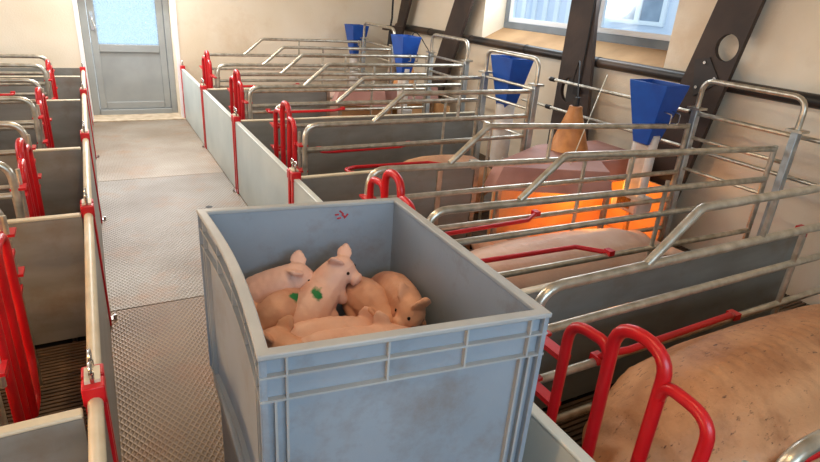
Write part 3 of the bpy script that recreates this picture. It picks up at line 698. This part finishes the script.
piglet(PIG['P4'], 'brownish piglet with rounded back right of the green marked one', M['skin2'])
piglet(PIG['P5'], 'pale brown piglet with upright ear in the right corner of the box', M['skin2'], ears=(.0, .0), earsz=.052)
piglet(PIG['P7'], 'long pale piglet lying across the middle of the pile', M['skin'], up=(0, -.5, .8))
piglet(PIG['P8'], 'pale piglet lying along the front rim of the box', M['skin'], up=(0, -.3, .9))
piglet(PIG['P9'], 'reddish piglet in the front left corner of the box', M['skin2'])

def sow_ells(x, y, dx, L, ry, rz, zc):
    """lying sow, rump at x, head towards dx; body axis at height zc"""
    E = []
    prof = [(0.0, .45), (.05, .72), (.14, .93), (.28, 1.0), (.45, 1.0), (.60, .97), (.72, .90), (.80, .76), (.86, .60), (.91, .48), (.955, .34), (1.0, .24)]
    N_ = 40
    for i in range(N_+1):
        t = i/N_
        for (t0, r0), (t1, r1) in zip(prof[:-1], prof[1:]):
            if t0 <= t <= t1: r = r0+(r1-r0)*(t-t0)/(t1-t0); break
        zz = zc*(1 if t < .75 else 1-.15*(t-.75)/.25) 
        zz = max(rz*r*.98-.03, min(zz, zz)) if t > .7 else zz - (1-r)*rz*.15
        E.append((Vector((x+dx*(L*t+.12), y, zz)), Matrix.Diagonal((max(.10, ry*r*.45), ry*r, rz*r))))
    hx = x+dx*(L*.90+.12)
    f = Vector((dx, 0, 0)); u = Vector((0, 0, 1))
    for s in (1, -1):
        l = Vector((0, s, 0))
        p = Vector((hx-dx*.02, y+s*ry*.30, zc+rz*.28))
        d = (f*.55 + l*.75 + u*.12).normalized(); nr = u.cross(d).normalized(); w = d.cross(nr).normalized()
        for t, r in ((0, .5), (.25, .62), (.5, .6), (.75, .42), (1.0, .18)):
            E.append((p + d*.22*t - u*.08*t*t, Matrix((d*.07, nr*.22*r*.62, w*.018)).transposed()))
        # hind ham and front shoulder, legs stretched along the floor
        E.append((Vector((x+dx*.42, y+s*ry*.42, zc*.72)), Matrix.Diagonal((.27, ry*.55, rz*.72))))
        E += chain([(x+dx*.42, y+s*ry*.72, .10, .10), (x+dx*.66, y+s*ry*.80, .06, .065), (x+dx*.84, y+s*ry*.78, .035, .045), (x+dx*.93, y+s*ry*.76, .03, .042)], step=.4)
        E += chain([(x+dx*(L*.74), y+s*ry*.62, .13, .11), (x+dx*(L*.84), y+s*ry*.74, .06, .06), (x+dx*(L*.93), y+s*ry*.72, .035, .045), (x+dx*(L*.99), y+s*ry*.72, .03, .042)], step=.4)
    sx = x+dx*(L+.12)
    E.append((Vector((sx+dx*.06, y, rz*.24*.98+.0)), Matrix.Diagonal((.035, .075, .065))))
    q = Vector((x+dx*.10, y, zc+rz*.30))
    E += chain([(*q, .03), (*(q-f*.05-u*.03), .018), (*(q-f*.06-u*.12), .012)], step=.4)
    return E
def sow(x, y, dx, L, ry, rz, zc, lab, voxel=0.016, m='sow'):
    root = thing('sow', lab, 'sow', (x, y, 0), 'sows in the crates')
    blob('body', sow_ells(x, y, dx, L, ry, rz, zc), M[m], root, voxel, 8, (x, y, 0))
    return root
sow(1.20, 0.83, 1, 1.98, 0.345, 0.34, 0.385, 'large tan sow lying behind the red gate in the foreground crate', .013)
sow(1.42, 2.27, 1, 1.85, 0.29, 0.25, 0.22, 'pinkish sow lying in the crate behind the piglet box', m='sow_pale')
sow(1.98, 3.98, 1, 1.02, 0.24, 0.25, 0.25, 'sow lying in the middle crate of the right row')
sow(1.45, 5.55, 1, 1.7, 0.29, 0.27, 0.25, 'sow lying in the second crate from the end wall on the right')
sow(1.50, 7.10, 1, 1.7, 0.30, 0.28, 0.26, 'sow lying in the farthest right crate', m='sow_pale')
sow(-0.50, 3.56, -1, 1.8, 0.31, 0.32, 0.34, 'tan sow at the left frame edge in the middle left crate')
sow(-0.60, 2.24, -1, 1.8, 0.29, 0.26, 0.24, 'sow in the nearest left crate at the frame edge')
# suckling piglets beside the sow behind the box
sp = [(1.78, 2.62, .05, 'suckling piglet nearest the aisle beside the pinkish sow'), (1.98, 2.66, .2, 'second suckling piglet from the aisle beside the pinkish sow'), (2.26, 2.66, -.2, 'third suckling piglet from the aisle beside the pinkish sow'), (2.44, 2.68, .3, 'fourth suckling piglet from the aisle beside the pinkish sow'), (2.62, 2.69, 0, 'suckling piglet nearest the creep cover beside the pinkish sow')]
for x, y, a, lab in sp:
    d = Vector((math.sin(a), -math.cos(a), 0)); pts = []
    for t, z, r in ((-.24, .10, .05), (-.16, .115, .06), (-.06, .12, .058), (.02, .125, .05), (.06, .13, .043), (.095, .12, .028), (.11, .115, .021)):
        pts.append((x+d.x*t, y+.12+d.y*t, z+.0, r))
    piglet(pts, lab, M['skin'], group='suckling piglets', voxel=.009, eyes=False)

# ------------------------------------------------------------------ the piglet box
BC = [(0.224, 1.735), (0.883, 1.648), (0.867, 0.821), (0.205, 0.911)]   # back left, back right, front right, front left
def bp(u, v, z, out=0.0, bow=True):
    """point on the box plan; u 0..1 left to right, v 0..1 front to back; out = metres outward beyond the outline at u or v = 0/1"""
    bl, br, fr, fl = [Vector((*p, 0)) for p in BC]
    p = (fl*(1-u)+fr*u)*(1-v) + (bl*(1-u)+br*u)*v
    return Vector((p.x, p.y, z))
def outline(o, ns=12):
    """closed plan outline of the box pushed outward by o metres, mitred corners, list of (side, s, x, y)"""
    c = [Vector(bp(*q, 0)) for q in ((0, 0), (1, 0), (1, 1), (0, 1))]
    out = []
    nr = []
    for i in range(4):
        d = (c[(i+1) % 4]-c[i]).normalized(); nr.append(Vector((d.y, -d.x, 0)))
    off = []
    for i in range(4):
        n0, n1 = nr[i-1], nr[i]; m_ = (n0+n1); off.append(c[i] + m_*(o/(1+n0.dot(n1))))
    for i in range(4):
        for k in range(ns):
            t = k/ns; p = off[i]*(1-t)+off[(i+1) % 4]*t
            if i == 3: p = p + Vector((0.020*math.sin(math.pi*t), 0, 0))
            out.append((p.x, p.y))
    return out
def band(mb, z0, z1, o0, o1):
    """closed rectangular ring between offsets o0 (inner) and o1 (outer)"""
    A, B_ = outline(o0), outline(o1); n = len(A)
    vs = [(x, y, z0) for x, y in A]+[(x, y, z0) for x, y in B_]+[(x, y, z1) for x, y in B_]+[(x, y, z1) for x, y in A]; fs = []
    for i in range(n):
        j = (i+1) % n
        for k in range(4): fs.append((k*n+i, k*n+j, ((k+1) % 4)*n+j, ((k+1) % 4)*n+i))
    return mb.add(vs, fs)
def wall_pts(side, s, z, o):
    """side 0 front,1 right,2 back,3 left; s from 0 to 1 along the side; o outward offset in metres"""
    c = [bp(*q, z) for q in ((0, 0), (1, 0), (1, 1), (0, 1))]
    a, b = c[side], c[(side+1) % 4]; d = (b-a).normalized(); nr = Vector((d.y, -d.x, 0))
    p = a*(1-s)+b*s + nr*o
    if side == 3: p.x += 0.020*math.sin(math.pi*s)
    return (p.x, p.y, z)
def ledge(mb, side, s0, s1, z0, z1, o0, o1):
    vs = [wall_pts(side, s, z, o) for z in (z0, z1) for s, o in ((s0, o0), (s1, o0), (s1, o1), (s0, o1))]
    return mb.hexa(vs)
box = thing('piglet_box', 'blue grey ribbed plastic box full of piglets in the aisle', 'box', (0.54, 1.28, 0.5))
ZT, ZB = 1.09, 0.505
IN0, IN1 = -.023, -.018      # wall skin lies behind the outline
shell = band(MB(), ZB+.01, ZT-.004, IN0-.002, IN1+.002).build('shell', 'box', box)
def slab(z0, z1, o):
    q = outline(o); n = len(q); vs = [(x, y, z) for z in (z0, z1) for x, y in q]
    return MB().add(vs, [tuple(reversed(range(n))), tuple(range(n, 2*n))] + [(i, (i+1) % n, n+(i+1) % n, n+i) for i in range(n)])
slab(0.712, 0.726, IN0).build('inner_floor', 'box', box)
slab(ZB, ZB+.02, IN1).build('base', 'box', box)
band(MB(), ZT-.013, ZT, IN0-.004, 0.0).build('rim', 'box_rim', box, bevel=0.003)
for z in (1.036, 0.978): band(MB(), z-.005, z, IN1, -.002).build('rib', 'box_rim', shell)
band(MB(), ZB, ZB+.012, IN1, -.002).build('foot_rib', 'box_rim', shell)
for side in range(4):
    for s in ([.085, .405, .68, .925] if side in (0, 2) else [.07, .29, .52, .74, .93]): ledge(MB(), side, s-.0035, s+.0035, 0.974, ZT-.01, IN1, -.003).build('upright_rib', 'box_rim', shell)
    for s in (.050, .085, .905, .940): ledge(MB(), side, s-.004, s+.004, ZB+.01, 0.975, IN1, -.003).build('corner_rib', 'box_rim', shell)
    s0, s1 = .0, .026
    for a_, b2 in ((s0, s1), (1-s1, 1-s0)): ledge(MB(), side, a_+.004, b2-.004, ZB+.01, ZT-.012, IN1, -.006).build('corner_pad', 'box', shell)
# red marker scribble on the inside of the back wall
pk = MB()
for k in range(5):
    s = .28+.012*k; a = wall_pts(2, s, 1.05-.012*(k % 2), -.0265); b_ = wall_pts(2, s+.02, 1.035+.014*(k % 3), -.0265); pk.tube([a, b_], 0.003, 0, 6)
pk.build('marker_scribble', 'paint_red', box)
# lower box the first one stands on
lb = thing('support_box', 'grey plastic box standing on the aisle under the piglet box', 'box', (0.54, 1.28, 0.0))
q = [(.03, .04), (.97, .04), (.97, .94), (.03, .94)]
m = MB().hexa([bp(u, v, 0.002) for u, v in q]+[bp(u, v, 0.46) for u, v in q]); m.build('body', 'box', lb, bevel=0.01)
m = MB().hexa([bp(u, v, 0.462) for u, v in [(.01, .02), (.99, .02), (.99, .96), (.01, .96)]]+[bp(u, v, 0.503) for u, v in [(.01, .02), (.99, .02), (.99, .96), (.01, .96)]]); m.build('rim', 'box_rim', lb, bevel=0.006)

for o in S.objects:
    if '_base' in o: del o['_base']
